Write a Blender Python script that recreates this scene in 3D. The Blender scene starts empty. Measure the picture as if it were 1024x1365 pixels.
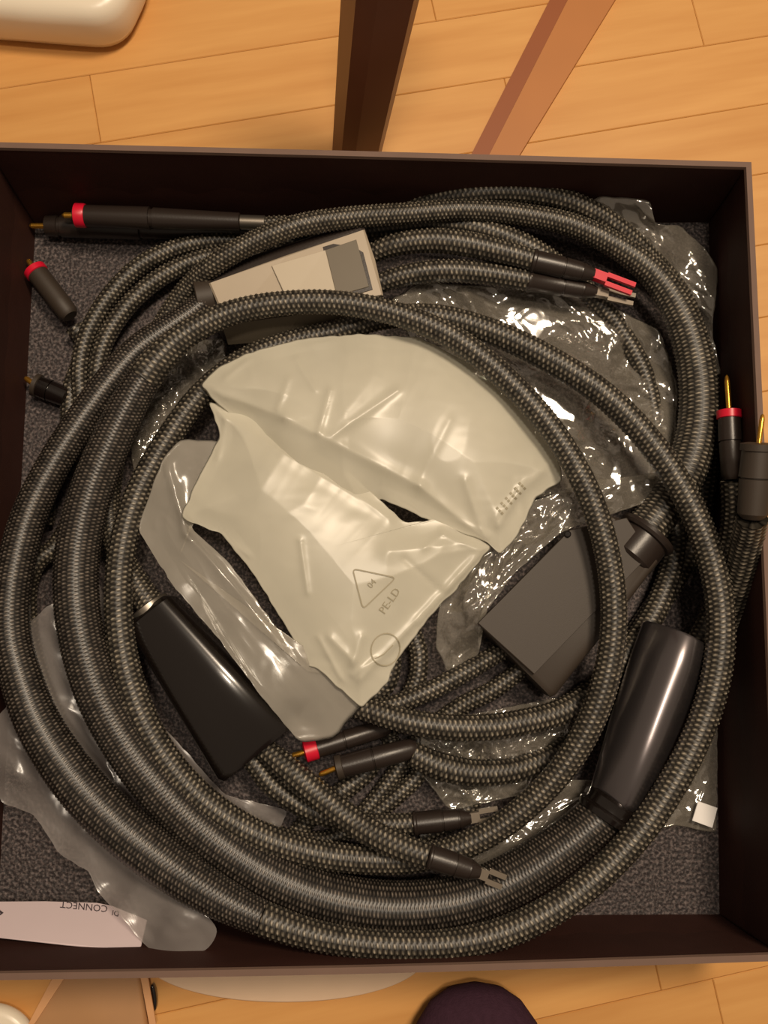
import bpy, math, random
import numpy as np
from mathutils import Vector, Matrix, Euler, noise

# ------------------------------------------------------------------ camera, world, lights
SC = bpy.context.scene
COL = SC.collection
CAMLOC = Vector((-0.0126, -0.0574, 0.6088))
CAMROT = (0.1382, -0.0397, 0.0009)
FPX = 1200.0
cam = bpy.data.objects.new('camera', bpy.data.cameras.new('camera'))
cam.location = CAMLOC
cam.rotation_euler = Euler(CAMROT, 'XYZ')
cam.data.sensor_fit = 'VERTICAL'
cam.data.sensor_height = 36.0
cam.data.lens = 36.0 * FPX / 1365.0
cam.data.clip_start = 0.01
COL.objects.link(cam)
SC.camera = cam
w = bpy.data.worlds.new('world')
SC.world = w
w.use_nodes = True
w.node_tree.nodes['Background'].inputs[0].default_value = (1.0, 0.78, 0.58, 1)
w.node_tree.nodes['Background'].inputs[1].default_value = 0.2
SC.view_settings.view_transform = 'Standard'
SC.view_settings.look = 'None'
SC.view_settings.gamma = 1
SC.view_settings.use_curve_mapping = False
SC.view_settings.exposure = 0.0

def lamp(name, loc, size, power, col):
    l = bpy.data.lights.new(name, 'AREA')
    l.shape = 'DISK'; l.size = size; l.energy = power; l.color = col
    o = bpy.data.objects.new(name, l)
    o.location = loc
    o.rotation_euler = (Vector((0, 0, 0)) - Vector(loc)).to_track_quat('-Z', 'Y').to_euler()
    COL.objects.link(o)
    return o
lamp('ceiling_lamp', (0.42, 0.55, 1.8), 0.36, 23, (1.0, 0.81, 0.60))
lamp('second_ceiling_lamp', (0.05, 0.12, 2.0), 0.20, 9, (1.0, 0.84, 0.66))

# ------------------------------------------------------------------ basic helpers
RM = Euler(CAMROT, 'XYZ').to_matrix()
def P(x, y, z=0.0):
    """point of the place at height z for a coordinate read off the photograph"""
    d = RM @ Vector(((x - 512) / FPX, -(y - 682.5) / FPX, -1))
    t = (z - CAMLOC.z) / d.z
    return CAMLOC + d * t
def S(z):
    return (CAMLOC.z - z) / FPX
def lin(r, g, b):
    f = lambda c: ((c / 255 + 0.055) / 1.055) ** 2.4 if c > 10 else c / 255 / 12.92
    return (f(r), f(g), f(b), 1)

def newmat(name):
    m = bpy.data.materials.new(name); m.use_nodes = True
    return m, m.node_tree, m.node_tree.nodes['Principled BSDF']
def mat(name, col, rough=0.5, metal=0.0, spec=0.5, bump=0, bscale=800, var=0.0, vscale=60, coat=0):
    m, nt, b = newmat(name)
    b.inputs['Base Color'].default_value = col
    b.inputs['Roughness'].default_value = rough
    b.inputs['Metallic'].default_value = metal
    b.inputs['Specular IOR Level'].default_value = spec
    b.inputs['Coat Weight'].default_value = coat
    tc = nt.nodes.new('ShaderNodeTexCoord')
    n = nt.nodes.new('ShaderNodeTexNoise'); n.inputs['Scale'].default_value = vscale
    nt.links.new(tc.outputs['Object'], n.inputs['Vector'])
    mx = nt.nodes.new('ShaderNodeMix'); mx.data_type = 'RGBA'
    mx.inputs[6].default_value = [c * (1 - var) for c in col[:3]] + [1]
    mx.inputs[7].default_value = [min(1, c * (1 + var)) for c in col[:3]] + [1]
    nt.links.new(n.outputs['Fac'], mx.inputs[0])
    nt.links.new(mx.outputs[2], b.inputs['Base Color'])
    if bump:
        n2 = nt.nodes.new('ShaderNodeTexNoise'); n2.inputs['Scale'].default_value = bscale
        nt.links.new(tc.outputs['Object'], n2.inputs['Vector'])
        bp = nt.nodes.new('ShaderNodeBump'); bp.inputs['Strength'].default_value = bump; bp.inputs['Distance'].default_value = 0.001
        nt.links.new(n2.outputs['Fac'], bp.inputs['Height'])
        nt.links.new(bp.outputs[0], b.inputs['Normal'])
    return m

def mat_wood():
    m, nt, b = newmat('honey_wood')
    N = nt.nodes.new; L = nt.links.new
    tc = N('ShaderNodeTexCoord'); mp = N('ShaderNodeMapping'); mp.inputs['Scale'].default_value = (4, 45, 4)
    L(tc.outputs['Object'], mp.inputs[0])
    oi = N('ShaderNodeObjectInfo')
    ad = N('ShaderNodeVectorMath'); ad.operation = 'ADD'
    L(mp.outputs[0], ad.inputs[0])
    sc = N('ShaderNodeVectorMath'); sc.operation = 'SCALE'; sc.inputs['Scale'].default_value = 40
    cx = N('ShaderNodeCombineXYZ'); L(oi.outputs['Random'], cx.inputs[0]); L(oi.outputs['Random'], cx.inputs[1])
    L(cx.outputs[0], sc.inputs[0]); L(sc.outputs[0], ad.inputs[1])
    n = N('ShaderNodeTexNoise'); n.inputs['Scale'].default_value = 1.5; n.inputs['Detail'].default_value = 6
    L(ad.outputs[0], n.inputs['Vector'])
    r = N('ShaderNodeValToRGB')
    r.color_ramp.elements[0].position = 0.3; r.color_ramp.elements[0].color = lin(204, 146, 80)
    r.color_ramp.elements[1].position = 0.75; r.color_ramp.elements[1].color = lin(222, 168, 100)
    L(n.outputs['Fac'], r.inputs[0])
    h = N('ShaderNodeHueSaturation')
    mr = N('ShaderNodeMapRange'); mr.inputs[3].default_value = 0.97; mr.inputs[4].default_value = 1.03
    L(oi.outputs['Random'], mr.inputs[0]); L(mr.outputs[0], h.inputs['Value']); L(r.outputs[0], h.inputs['Color'])
    L(h.outputs[0], b.inputs['Base Color'])
    b.inputs['Roughness'].default_value = 0.42
    return m

def mat_foam():
    m, nt, b = newmat('speckled_foam')
    N = nt.nodes.new; L = nt.links.new
    tc = N('ShaderNodeTexCoord')
    v = N('ShaderNodeTexVoronoi'); v.inputs['Scale'].default_value = 420
    L(tc.outputs['Object'], v.inputs['Vector'])
    n = N('ShaderNodeTexNoise'); n.inputs['Scale'].default_value = 500; n.inputs['Detail'].default_value = 3
    L(tc.outputs['Object'], n.inputs['Vector'])
    r = N('ShaderNodeValToRGB')
    r.color_ramp.elements[0].position = 0.45; r.color_ramp.elements[0].color = lin(46, 40, 41)
    r.color_ramp.elements[1].position = 0.72; r.color_ramp.elements[1].color = lin(118, 106, 104)
    L(n.outputs['Fac'], r.inputs[0]); L(r.outputs[0], b.inputs['Base Color'])
    bp = N('ShaderNodeBump'); bp.inputs['Strength'].default_value = 0.9; bp.inputs['Distance'].default_value = 0.001
    L(v.outputs['Distance'], bp.inputs['Height']); L(bp.outputs[0], b.inputs['Normal'])
    b.inputs['Roughness'].default_value = 0.7
    return m

def mat_braid(name, dark, light, rough=0.36):
    m, nt, b = newmat(name)
    N = nt.nodes.new; L = nt.links.new
    a = N('ShaderNodeAttribute'); a.attribute_name = 'thread'
    mx = N('ShaderNodeMix'); mx.data_type = 'RGBA'
    mx.inputs[6].default_value = dark; mx.inputs[7].default_value = light
    L(a.outputs['Fac'], mx.inputs[0]); L(mx.outputs[2], b.inputs['Base Color'])
    b.inputs['Roughness'].default_value = rough
    b.inputs['Specular IOR Level'].default_value = 0.45
    return m

def mat_film(name, body, body_fac, gloss_min, rough, tint=(0.97, 0.97, 0.95, 1), transl=0.4, bscale=40, bstr=.2, fine=0.0):
    m = bpy.data.materials.new(name); m.use_nodes = True
    nt = m.node_tree; nt.nodes.clear()
    N = nt.nodes.new; L = nt.links.new
    out = N('ShaderNodeOutputMaterial')
    tr = N('ShaderNodeBsdfTransparent'); tr.inputs[0].default_value = tint
    df = N('ShaderNodeBsdfDiffuse'); df.inputs[0].default_value = body
    tl = N('ShaderNodeBsdfTranslucent'); tl.inputs[0].default_value = body
    m0 = N('ShaderNodeMixShader'); m0.inputs[0].default_value = transl
    L(df.outputs[0], m0.inputs[1]); L(tl.outputs[0], m0.inputs[2])
    m1 = N('ShaderNodeMixShader')
    tcv = N('ShaderNodeTexCoord'); nv = N('ShaderNodeTexNoise'); nv.inputs['Scale'].default_value = 16; nv.inputs['Detail'].default_value = 3
    L(tcv.outputs['Object'], nv.inputs['Vector'])
    vr = N('ShaderNodeMapRange'); vr.inputs[1].default_value = .3; vr.inputs[2].default_value = .7
    vr.inputs[3].default_value = body_fac * .82; vr.inputs[4].default_value = min(1, body_fac * 1.15)
    L(nv.outputs['Fac'], vr.inputs[0]); L(vr.outputs[0], m1.inputs[0])
    L(tr.outputs[0], m1.inputs[1]); L(m0.outputs[0], m1.inputs[2])
    gl = N('ShaderNodeBsdfGlossy'); gl.inputs['Roughness'].default_value = rough
    fr = N('ShaderNodeFresnel'); fr.inputs[0].default_value = 1.5
    ge = N('ShaderNodeNewGeometry'); io = N('ShaderNodeMapRange')   # same reflectance on both faces of the sheet
    io.inputs[3].default_value = 1.5; io.inputs[4].default_value = 1 / 1.5
    L(ge.outputs['Backfacing'], io.inputs[0]); L(io.outputs[0], fr.inputs[0])
    ad = N('ShaderNodeMath'); ad.operation = 'ADD'; ad.inputs[1].default_value = gloss_min; ad.use_clamp = True
    L(fr.outputs[0], ad.inputs[0])
    m2 = N('ShaderNodeMixShader'); L(ad.outputs[0], m2.inputs[0])
    L(m1.outputs[0], m2.inputs[1]); L(gl.outputs[0], m2.inputs[2])
    tc = N('ShaderNodeTexCoord'); n = N('ShaderNodeTexNoise'); n.inputs['Scale'].default_value = bscale; n.inputs['Detail'].default_value = 2
    n.inputs['Distortion'].default_value = 0.8
    L(tc.outputs['Object'], n.inputs['Vector'])
    bp = N('ShaderNodeBump'); bp.inputs['Strength'].default_value = bstr; bp.inputs['Distance'].default_value = 0.004
    L(n.outputs['Fac'], bp.inputs['Height'])
    if fine:   # sharp little creases, present only in patches
        mp = N('ShaderNodeMapping'); mp.inputs['Rotation'].default_value = (0, 0, .9); mp.inputs['Scale'].default_value = (38, 95, 60)
        L(tc.outputs['Object'], mp.inputs[0])
        nf = N('ShaderNodeTexNoise'); nf.noise_type = 'RIDGED_MULTIFRACTAL'; nf.inputs['Scale'].default_value = 1; nf.inputs['Detail'].default_value = 2
        L(mp.outputs[0], nf.inputs['Vector'])
        pt = N('ShaderNodeTexNoise'); pt.inputs['Scale'].default_value = 14
        L(tc.outputs['Object'], pt.inputs['Vector'])
        pr = N('ShaderNodeMapRange'); pr.inputs[1].default_value = .44; pr.inputs[2].default_value = .64
        L(pt.outputs['Fac'], pr.inputs[0])
        ml = N('ShaderNodeMath'); ml.operation = 'MULTIPLY'; L(nf.outputs['Fac'], ml.inputs[0]); L(pr.outputs[0], ml.inputs[1])
        b2 = N('ShaderNodeBump'); b2.inputs['Strength'].default_value = fine; b2.inputs['Distance'].default_value = 0.002
        L(ml.outputs[0], b2.inputs['Height']); L(bp.outputs[0], b2.inputs['Normal'])
        bp = b2
    for s in (gl, df): L(bp.outputs[0], s.inputs['Normal'])
    L(m2.outputs[0], out.inputs[0])
    return m

M = dict(
    wood=mat_wood(),
    card=mat('black_card', lin(60, 33, 26), 0.7, spec=0.25, bump=0.25, bscale=1500, var=0.15),
    edge=mat('card_edge', lin(112, 88, 76), 0.7, var=0.1),
    foam=mat_foam(),
    braid=mat_braid('braided_sleeve', lin(12, 10, 9), lin(190, 178, 158), 0.42),
    braid_fat=mat_braid('fine_braided_sleeve', lin(8, 7, 7), lin(150, 138, 126), 0.36),
    gloss=mat('glossy_black', lin(22, 17, 15), 0.2, spec=0.6, coat=0.3),
    sheen=mat('lacquered_black', lin(132, 126, 128), 0.3, metal=.95, spec=0.9, coat=0.6),
    satin=mat('satin_black', lin(44, 36, 32), 0.34, bump=0.05),
    matte=mat('matte_charcoal', lin(56, 47, 39), 0.55, bump=0.1, bscale=2500),
    plate=mat('grey_plate', lin(176, 162, 142), 0.42, var=0.05),
    inset=mat('pale_grey_inset', lin(192, 180, 160), 0.35, var=0.03),
    label=mat('dark_grey_label', lin(104, 95, 80), 0.5, var=0.05),
    steel=mat('brushed_steel', lin(150, 142, 132), 0.35, metal=0.9),
    dull=mat('dull_metal', lin(120, 110, 98), 0.45, metal=.4),
    gold=mat('gold', lin(235, 175, 70), 0.25, metal=0.9),
    red=mat('red_plastic', lin(214, 22, 52), 0.35),
    paper=mat('white_card', lin(226, 208, 212), 0.6, var=0.02),
    ink=mat('printed_ink', lin(70, 60, 66), 0.6),
    ink_pale=mat('pale_printed_ink', lin(158, 150, 128), 0.6),
    white=mat('white_plastic', lin(238, 226, 205), 0.3),
    sticker=mat('white_sticker', lin(255, 252, 250), 0.35),
    leg=mat('dark_brown_wood', lin(112, 66, 46), 0.4, var=0.2, vscale=25),
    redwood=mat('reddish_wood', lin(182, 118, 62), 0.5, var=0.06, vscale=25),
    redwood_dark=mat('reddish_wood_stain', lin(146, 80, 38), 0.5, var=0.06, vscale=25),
    sock=mat('dark_sock', lin(62, 40, 52), 0.9, spec=0.1, bump=0.5, bscale=900, var=0.25, vscale=300),
    tan=mat('tan_leatherboard', lin(176, 132, 90), 0.6, var=0.06),
    tan_edge=mat('pale_wood_edge', lin(214, 160, 112), 0.5),
    beige=mat('beige_felt', lin(228, 198, 168), 0.8, var=0.05),
    clear=mat_film('clear_film', (0.70, 0.64, 0.55, 1), 0.19, 0.12, 0.09, bscale=38, bstr=.6, fine=.0),
    haze=mat_film('milky_film', (0.66, 0.62, 0.55, 1), 0.46, 0.04, 0.18, bscale=28, bstr=.25, fine=.25),
    haze2=mat_film('thin_milky_film', (0.60, 0.55, 0.53, 1), 0.44, 0.03, 0.22, bscale=24, bstr=.2, fine=.2),
    frost=mat_film('frosted_film', (0.80, 0.77, 0.65, 1), 0.83, 0.015, 0.33, bscale=9, bstr=.12, transl=.3, fine=.55),
)

def mesh_obj(name, verts, faces, m, O=Vector((0, 0, 0)), parent=None, smooth=True, attr=None, mats=None, midx=None):
    me = bpy.data.meshes.new(name)
    V = np.array([tuple(v) for v in verts], dtype=float) if not isinstance(verts, np.ndarray) else verts.copy()
    V -= np.array(O)
    me.from_pydata(V.tolist(), [], [tuple(f) for f in faces])
    if mats:
        for q in mats: me.materials.append(q)
        me.polygons.foreach_set('material_index', midx)
    else:
        me.materials.append(m)
    me.polygons.foreach_set('use_smooth', [smooth] * len(me.polygons))
    if attr is not None:
        a = me.attributes.new('thread', 'FLOAT', 'POINT'); a.data.foreach_set('value', attr)
    me.update()
    o = bpy.data.objects.new(name, me)
    COL.objects.link(o)
    if parent: o.parent = parent
    else: o.location = O
    return o
def tag(o, label, cat, group=None, kind=None):
    o['label'] = label; o['category'] = cat
    if group: o['group'] = group
    if kind: o['kind'] = kind
    return o
class Thing:
    def __init__(s, name, label, cat, O, group=None):
        s.O = Vector(O)
        s.e = bpy.data.objects.new(name, None); s.e.empty_display_size = 0.02
        s.e.location = s.O; COL.objects.link(s.e)
        tag(s.e, label, cat, group)

def catmull(pts, step):
    """pts: list of arrays (any dims, first three spatial) -> densely and evenly sampled"""
    A = [np.array(p, float) for p in pts]
    A = [2 * A[0] - A[1]] + A + [2 * A[-1] - A[-2]]
    out = []
    for i in range(1, len(A) - 2):
        p0, p1, p2, p3 = A[i - 1:i + 3]
        for t in np.linspace(0, 1, 24, endpoint=False):
            out.append(0.5 * ((2 * p1) + (-p0 + p2) * t + (2 * p0 - 5 * p1 + 4 * p2 - p3) * t * t + (-p0 + 3 * p1 - 3 * p2 + p3) * t ** 3))
    out.append(A[-2]); out = np.array(out)
    d = np.r_[0, np.cumsum(np.linalg.norm(np.diff(out[:, :3], axis=0), axis=1))]
    n = max(3, int(d[-1] / step))
    u = np.linspace(0, d[-1], n)
    return np.stack([np.interp(u, d, out[:, k]) for k in range(out.shape[1])], 1)

def tube(name, pts, T, parent, m, n=28, step=0.0008, amp=0.00055, seed=0, part=None):
    """pts: (x, y, z, width) with x, y, width in photo pixels; the threads of the braid are raised cells of the mesh.
    part = (first, last) control points of the piece to build"""
    W = []
    for x, y, z, wd in pts:
        p = P(x, y, z); W.append((p.x, p.y, p.z, wd / 2 * S(z)))
    C = catmull(W, step)
    if part:
        k0 = 0 if part[0] == 0 else int(np.argmin(np.linalg.norm(C[:, :3] - np.array(W[part[0]][:3]), axis=1)))
        k1 = len(C) - 1 if part[1] == -1 else int(np.argmin(np.linalg.norm(C[:, :3] - np.array(W[part[1]][:3]), axis=1)))
        C = C[k0:k1 + 1]
    c, r = C[:, :3], C[:, 3]
    t = np.gradient(c, axis=0); t /= np.linalg.norm(t, axis=1)[:, None]
    up = np.array((0, 0, 1.0)); side = np.cross(t, up); side /= np.linalg.norm(side, axis=1)[:, None]
    nn = np.cross(side, t)
    rng = np.random.RandomState(seed)
    k = len(c); th = np.arange(n) / n * 2 * np.pi
    A = th[None, :] + np.zeros((k, 1))
    I, J = np.meshgrid(np.arange(k), np.arange(n), indexing='ij')
    col = J // 2
    ph = (I + 2 * (col % 2)) % 4
    hi = np.where(J % 2 == 0, np.array([1, .55, 0, .55])[ph], np.array([0.30, .42, .12, 0])[ph])
    rnd = rng.rand(k // 4 + 2, n)[((I + 2 * (col % 2)) // 4), col]
    rad = r[:, None] - amp + 2 * amp * hi
    V = c[:, None, :] + rad[..., None] * (np.cos(A)[..., None] * side[:, None, :] + np.sin(A)[..., None] * nn[:, None, :])
    att = hi ** 2.6 * (0.3 + 0.7 * rnd)
    V = V.reshape(-1, 3)
    idx = np.arange(k * n).reshape(k, n)
    a = idx[:-1]; b = idx[1:]
    F = np.stack([a, np.roll(a, -1, 1), np.roll(b, -1, 1), b], -1).reshape(-1, 4)
    F = F[:, ::-1]
    V = np.vstack([V, c[0], c[-1]]); n0 = k * n
    faces = F.tolist() + [(n0, idx[0, (j + 1) % n], idx[0, j]) for j in range(n)] + [(n0 + 1, idx[-1, j], idx[-1, (j + 1) % n]) for j in range(n)]
    at = np.r_[att.reshape(-1), 0, 0]
    return mesh_obj(name, V, faces, m, T.O if T else Vector(W[0][:3]), parent, True, at)

def lathe(name, p0, p1, prof, m, O, parent, n=24, flat=(1, 1)):
    """prof: list of (metres along axis, radius in metres)"""
    p0 = Vector(p0); ax = (Vector(p1) - p0).normalized()
    s = ax.cross(Vector((0, 0, 1))).normalized(); u = s.cross(ax)
    V = []; F = []
    for d, r in prof:
        for j in range(n):
            a = 2 * math.pi * j / n
            V.append(p0 + ax * d + s * (r * flat[0] * math.cos(a)) + u * (r * flat[1] * math.sin(a)))
    for i in range(len(prof) - 1):
        for j in range(n):
            k = (j + 1) % n
            F.append((i * n + j, (i + 1) * n + j, (i + 1) * n + k, i * n + k))
    F.append(tuple(range(n))); F.append(tuple(reversed(range((len(prof) - 1) * n, len(prof) * n))))
    o = mesh_obj(name, V, F, m, O, parent)
    for p in o.data.polygons: p.use_smooth = len(p.vertices) == 4
    return sharp(o)
def sharp(o, ang=35):
    try:
        o.data.set_sharp_from_angle(angle=math.radians(ang))
    except Exception: pass
    return o
def cyl_prof(L, r, b=0.0006):
    return [(0, r - b), (b, r), (L - b, r), (L, r - b)]

def loft(name, p0, p1, secs, m, O, parent, roll=0.0, pw=5.0, n=40):
    """body along p0->p1; secs = (t, half width, half height, vertical offset); superellipse sections"""
    p0 = Vector(p0); p1 = Vector(p1); ax = (p1 - p0).normalized()
    s = ax.cross(Vector((0, 0, 1))).normalized(); u = s.cross(ax)
    q = Matrix.Rotation(roll, 3, ax); s = q @ s; u = q @ u
    V = []; F = []
    for t, hw, hh, off in secs:
        c = p0.lerp(p1, t) + u * off
        for j in range(n):
            a = 2 * math.pi * (j + 0.5) / n
            ca, sa = math.cos(a), math.sin(a)
            e = 2 / pw
            V.append(c + s * (hw * math.copysign(abs(ca) ** e, ca)) + u * (hh * math.copysign(abs(sa) ** e, sa)))
    k = len(secs)
    for i in range(k - 1):
        for j in range(n):
            jj = (j + 1) % n
            F.append((i * n + j, (i + 1) * n + j, (i + 1) * n + jj, i * n + jj))
    F.append(tuple(range(n))); F.append(tuple(reversed(range((k - 1) * n, k * n))))
    o = mesh_obj(name, V, F, m, O, parent)
    return sharp(o, 40)

def slab(name, quad, zs, th, m, O, parent, bev=0.0008, inset=0):
    """flat plate from photo-pixel corners quad, with top heights zs, thickness th, slightly bevelled"""
    pts = [P(x, y, z) for (x, y), z in zip(quad, zs)]
    c = sum(pts, Vector()) / len(pts)
    n = len(pts)
    nrm = (pts[1] - pts[0]).cross(pts[2] - pts[0]).normalized()
    if nrm.z < 0: nrm = -nrm; pts = pts[::-1]
    ins = [p + (c - p).normalized() * bev for p in pts]
    V = [p - nrm * th for p in pts] + [p - nrm * bev for p in pts] + ins
    F = [tuple(reversed(range(n))), tuple(range(2 * n, 3 * n))]
    for i in range(n):
        k = (i + 1) % n
        F += [(i, k, n + k, n + i), (n + i, n + k, 2 * n + k, 2 * n + i)]
    return mesh_obj(name, V, F, m, O, parent, smooth=False)

# ------------------------------------------------------------------ floor of single planks
ZF = -0.012
fl = mesh_obj('floor', [(-3, -3, ZF - 0.05), (3, -3, ZF - 0.05), (3, 3, ZF - 0.05), (-3, 3, ZF - 0.05),
                        (-3, -3, ZF - 0.004), (3, -3, ZF - 0.004), (3, 3, ZF - 0.004), (-3, 3, ZF - 0.004)],
              [(3, 2, 1, 0), (4, 5, 6, 7), (0, 1, 5, 4), (1, 2, 6, 5), (2, 3, 7, 6), (3, 0, 4, 7)], mat('dark_subfloor', lin(96, 58, 30), 0.8), smooth=False)
fl['kind'] = 'structure'
a0 = P(0, 118, ZF); a1 = P(680, 12.6, ZF)
pdir = (a1 - a0).normalized(); pang = math.atan2(pdir.y, pdir.x)
pn = Vector((-pdir.y, pdir.x, 0))
b0 = P(0, 307, ZF)
PWD = abs((b0 - a0).dot(pn)) / 2
def plank_mesh(Lp):
    hw, b, g = PWD / 2, 0.0006, 0.0001
    x, y = Lp / 2 - g, hw - g
    V = [(-x, -y, -0.004), (x, -y, -0.004), (x, y, -0.004), (-x, y, -0.004), (-x, -y, -b), (x, -y, -b), (x, y, -b), (-x, y, -b),
         (-x + b, -y + b, 0), (x - b, -y + b, 0), (x - b, y - b, 0), (-x + b, y - b, 0)]
    F = [(3, 2, 1, 0), (8, 9, 10, 11)]
    for i in range(4):
        k = (i + 1) % 4
        F += [(i, k, 4 + k, 4 + i), (4 + i, 4 + k, 8 + k, 8 + i)]
    me = bpy.data.meshes.new('plank'); me.from_pydata(V, [], F); me.materials.append(M['wood'])
    return me
LP = 0.46
pm = plank_mesh(LP)
# end joints read off the photo: rows count down from the first seam
joints = {0: (P(578, 12, ZF) - a0).dot(pdir), 1: (P(932, 35, ZF) - a0).dot(pdir), 2: None, 13: (P(884, 1330, ZF) - a0).dot(pdir), 14: None}
rj = random.Random(4)
for row in range(-7, 24):
    off = joints.get(row)
    if off is None: off = rj.uniform(0, LP)
    c = a0 + pn * (PWD * (0.5 - row))
    for k in range(-5, 6):
        s_ = off + (k + 0.5) * LP
        q = c + pdir * s_
        if not (-1.0 < q.x < 1.0): continue
        o = bpy.data.objects.new('plank', pm)
        o.location = (q.x, q.y, ZF); o.rotation_euler = (0, 0, pang); o.parent = fl
        COL.objects.link(o)

# ------------------------------------------------------------------ the open box
D = 0.085
O = Vector((0, 0, 0))
box = Thing('presentation_box', 'open shallow black cardboard box full of coiled cables, standing on the wood floor', 'box', (0, 0, ZF))
rim = [P(-24, 190, D), P(1001, 217, D), P(1048, 1280, D), P(-78, 1307, D)]
base = [P(42, 297, 0), P(953, 290, 0), P(966, 1226, 0), P(-12, 1228, 0)]
def inner(pts, t):
    c = sum(pts, Vector()) / 4
    return [Vector((p.x - math.copysign(t, p.x - c.x), p.y - math.copysign(t, p.y - c.y), p.z)) for p in pts]
T4 = 0.0035
rin = inner(rim, T4)
bout = inner(base, -T4)
rng = random.Random(1)
for i in range(4):
    k = (i + 1) % 4
    NS = 12
    V = []; F = []
    for j in range(NS + 1):
        t = j / NS
        def L2(a, b): return a.lerp(b, t)
        bow = 0.0015 * math.sin(math.pi * t)
        ro, ri, bo, bi = L2(rim[i], rim[k]), L2(rin[i], rin[k]), L2(bout[i], bout[k]), L2(base[i], base[k])
        dirn = Vector((ro.x - ri.x, ro.y - ri.y, 0)).normalized() * bow * (1 if i == 2 else 0.3)
        bo = Vector((bo.x, bo.y, ZF)); bi = Vector((bi.x, bi.y, ZF + 0.003))
        V += [ro + dirn, ri + dirn, bi, bo]
    for j in range(NS):
        a = 4 * j; b = a + 4
        F += [(a + q, a + (q + 1) % 4, b + (q + 1) % 4, b + q) for q in range(4)]
    F += [(3, 2, 1, 0), tuple(4 * NS + q for q in range(4))]
    wl = mesh_obj('side_wall', V, F, M['card'], box.O, box.e, smooth=False)
    # paler strip along the top
    V2 = []; F2 = []
    for j in range(NS + 1):
        a, b = V[4 * j], V[4 * j + 1]
        mid = (a + b) / 2
        h = Vector((0, 0, 0.0015))
        V2 += [a + (a - mid) * 0.25 - h, a + h * .6, b + h * .6, b + (b - mid) * 0.25 - h]
    for j in range(NS):
        a = 4 * j; b = a + 4
        F2 += [(a + q, a + (q + 1) % 4, b + (q + 1) % 4, b + q) for q in range(4)]
    F2 += [(3, 2, 1, 0), tuple(4 * NS + q for q in range(4))]
    mesh_obj('rim_edge', V2, F2, M['edge'], box.O, wl, smooth=False)
def prism(name, pts, z0, z1, m, O, parent):
    n = len(pts)
    V = [Vector((p.x, p.y, z0)) for p in pts] + [Vector((p.x, p.y, z1)) for p in pts]
    F = [tuple(range(n)), tuple(reversed(range(n, 2 * n)))] + [(i, n + i, n + (i + 1) % n, (i + 1) % n) for i in range(n)]
    return mesh_obj(name, V, F, m, O, parent, smooth=False)
prism('base_panel', base, ZF + 0.0002, ZF + 0.003, M['card'], box.O, box.e)
prism('foam_lining', inner(base, 0.0006), ZF + 0.0032, 0.0, M['foam'], box.O, box.e)

# ------------------------------------------------------------------ connectors
def ptz(a): return P(*a)
def spade(T, parent, a, b, tip, colour, w0=30, mbody='satin'):
    """a->b barrel (photo points with z), b->tip fork"""
    A, B, C = P(*a), P(*b), P(*tip)
    L = (B - A).length; r = w0 / 2 * S(a[2])
    bar = lathe('connector_barrel', A, B, [(0, r * .9), (.001, r * 1.05), (L * .06, r * 1.05), (L * .08, r * .96), (L * .5, r * .95), (L * .505, r * .86), (L * .53, r * .86), (L * .535, r * .93),
                                          (L * .78, r * .84), (L * .785, r * .78), (L * .81, r * .78), (L * .815, r * .82), (L, r * .5)], M[mbody], T.O, parent)
    ax = (C - B).normalized(); s = ax.cross(Vector((0, 0, 1))).normalized(); u = s.cross(ax)
    Lf = (C - B).length; m = M['red'] if colour == 'red' else M['dull']
    # fork: neck, then two tines
    V = []; F = []
    def bx(d0, d1, s0, s1, h):
        k = len(V)
        for d in (d0, d1):
            for ss in (s0, s1):
                for hh in (-h, h): V.append(B + ax * d + s * ss + u * hh)
        for f in ((0, 1, 3, 2), (4, 6, 7, 5), (0, 4, 5, 1), (2, 3, 7, 6), (0, 2, 6, 4), (1, 5, 7, 3)): F.append(tuple(k + q for q in f))
    bx(-.001, Lf * .3, -r * .42, r * .42, r * .35)
    bx(Lf * .3, Lf, -r * .62, -r * .2, r * .16)
    bx(Lf * .3, Lf * .97, r * .2, r * .62, r * .16)
    f = mesh_obj('spade', V, F, m, T.O, bar, smooth=False)
    f['label'] = ('red' if colour == 'red' else 'bare metal') + ' spade fork'
    return bar
def rca(T, parent, tip, ring, tail, wpx, colour, segs=None, pinlen=None, ringw=9, bodymat='satin'):
    """pin tip -> ring start -> body to tail; all are photo points with z"""
    A, B, C = P(*tip), P(*ring), P(*tail)
    B2 = B; r = wpx / 2 * S(ring[2]); L = (C - B).length
    rw = ringw * S(ring[2])
    segs = segs or [(rw, r * .95), (L * .45, r), (L * .455, r * .86), (L * .47, r * .86), (L * .475, r * .97), (L * .93, r * .9), (L, r * .6)]
    bar = lathe('plug_barrel', B, C, segs, M[bodymat], T.O, parent)
    rg = lathe('colour_ring', B, C, [(0, r * .7), (.0008, r * 1.06), (rw - .0004, r * 1.06), (rw, r * .98)], M['red'] if colour == 'red' else M['matte'], T.O, bar)
    rg['label'] = 'red ring' if colour == 'red' else 'black ring'
    Lp = (A - B).length
    pr = 3.6 * S(ring[2])
    pn_ = lathe('pin', B, A, [(-.001, pr), (Lp * .8, pr), (Lp * .95, pr * .7), (Lp, pr * .25)], M['gold'], T.O, bar, n=14)
    pn_['label'] = 'gold-plated pin'
    return bar

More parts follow.
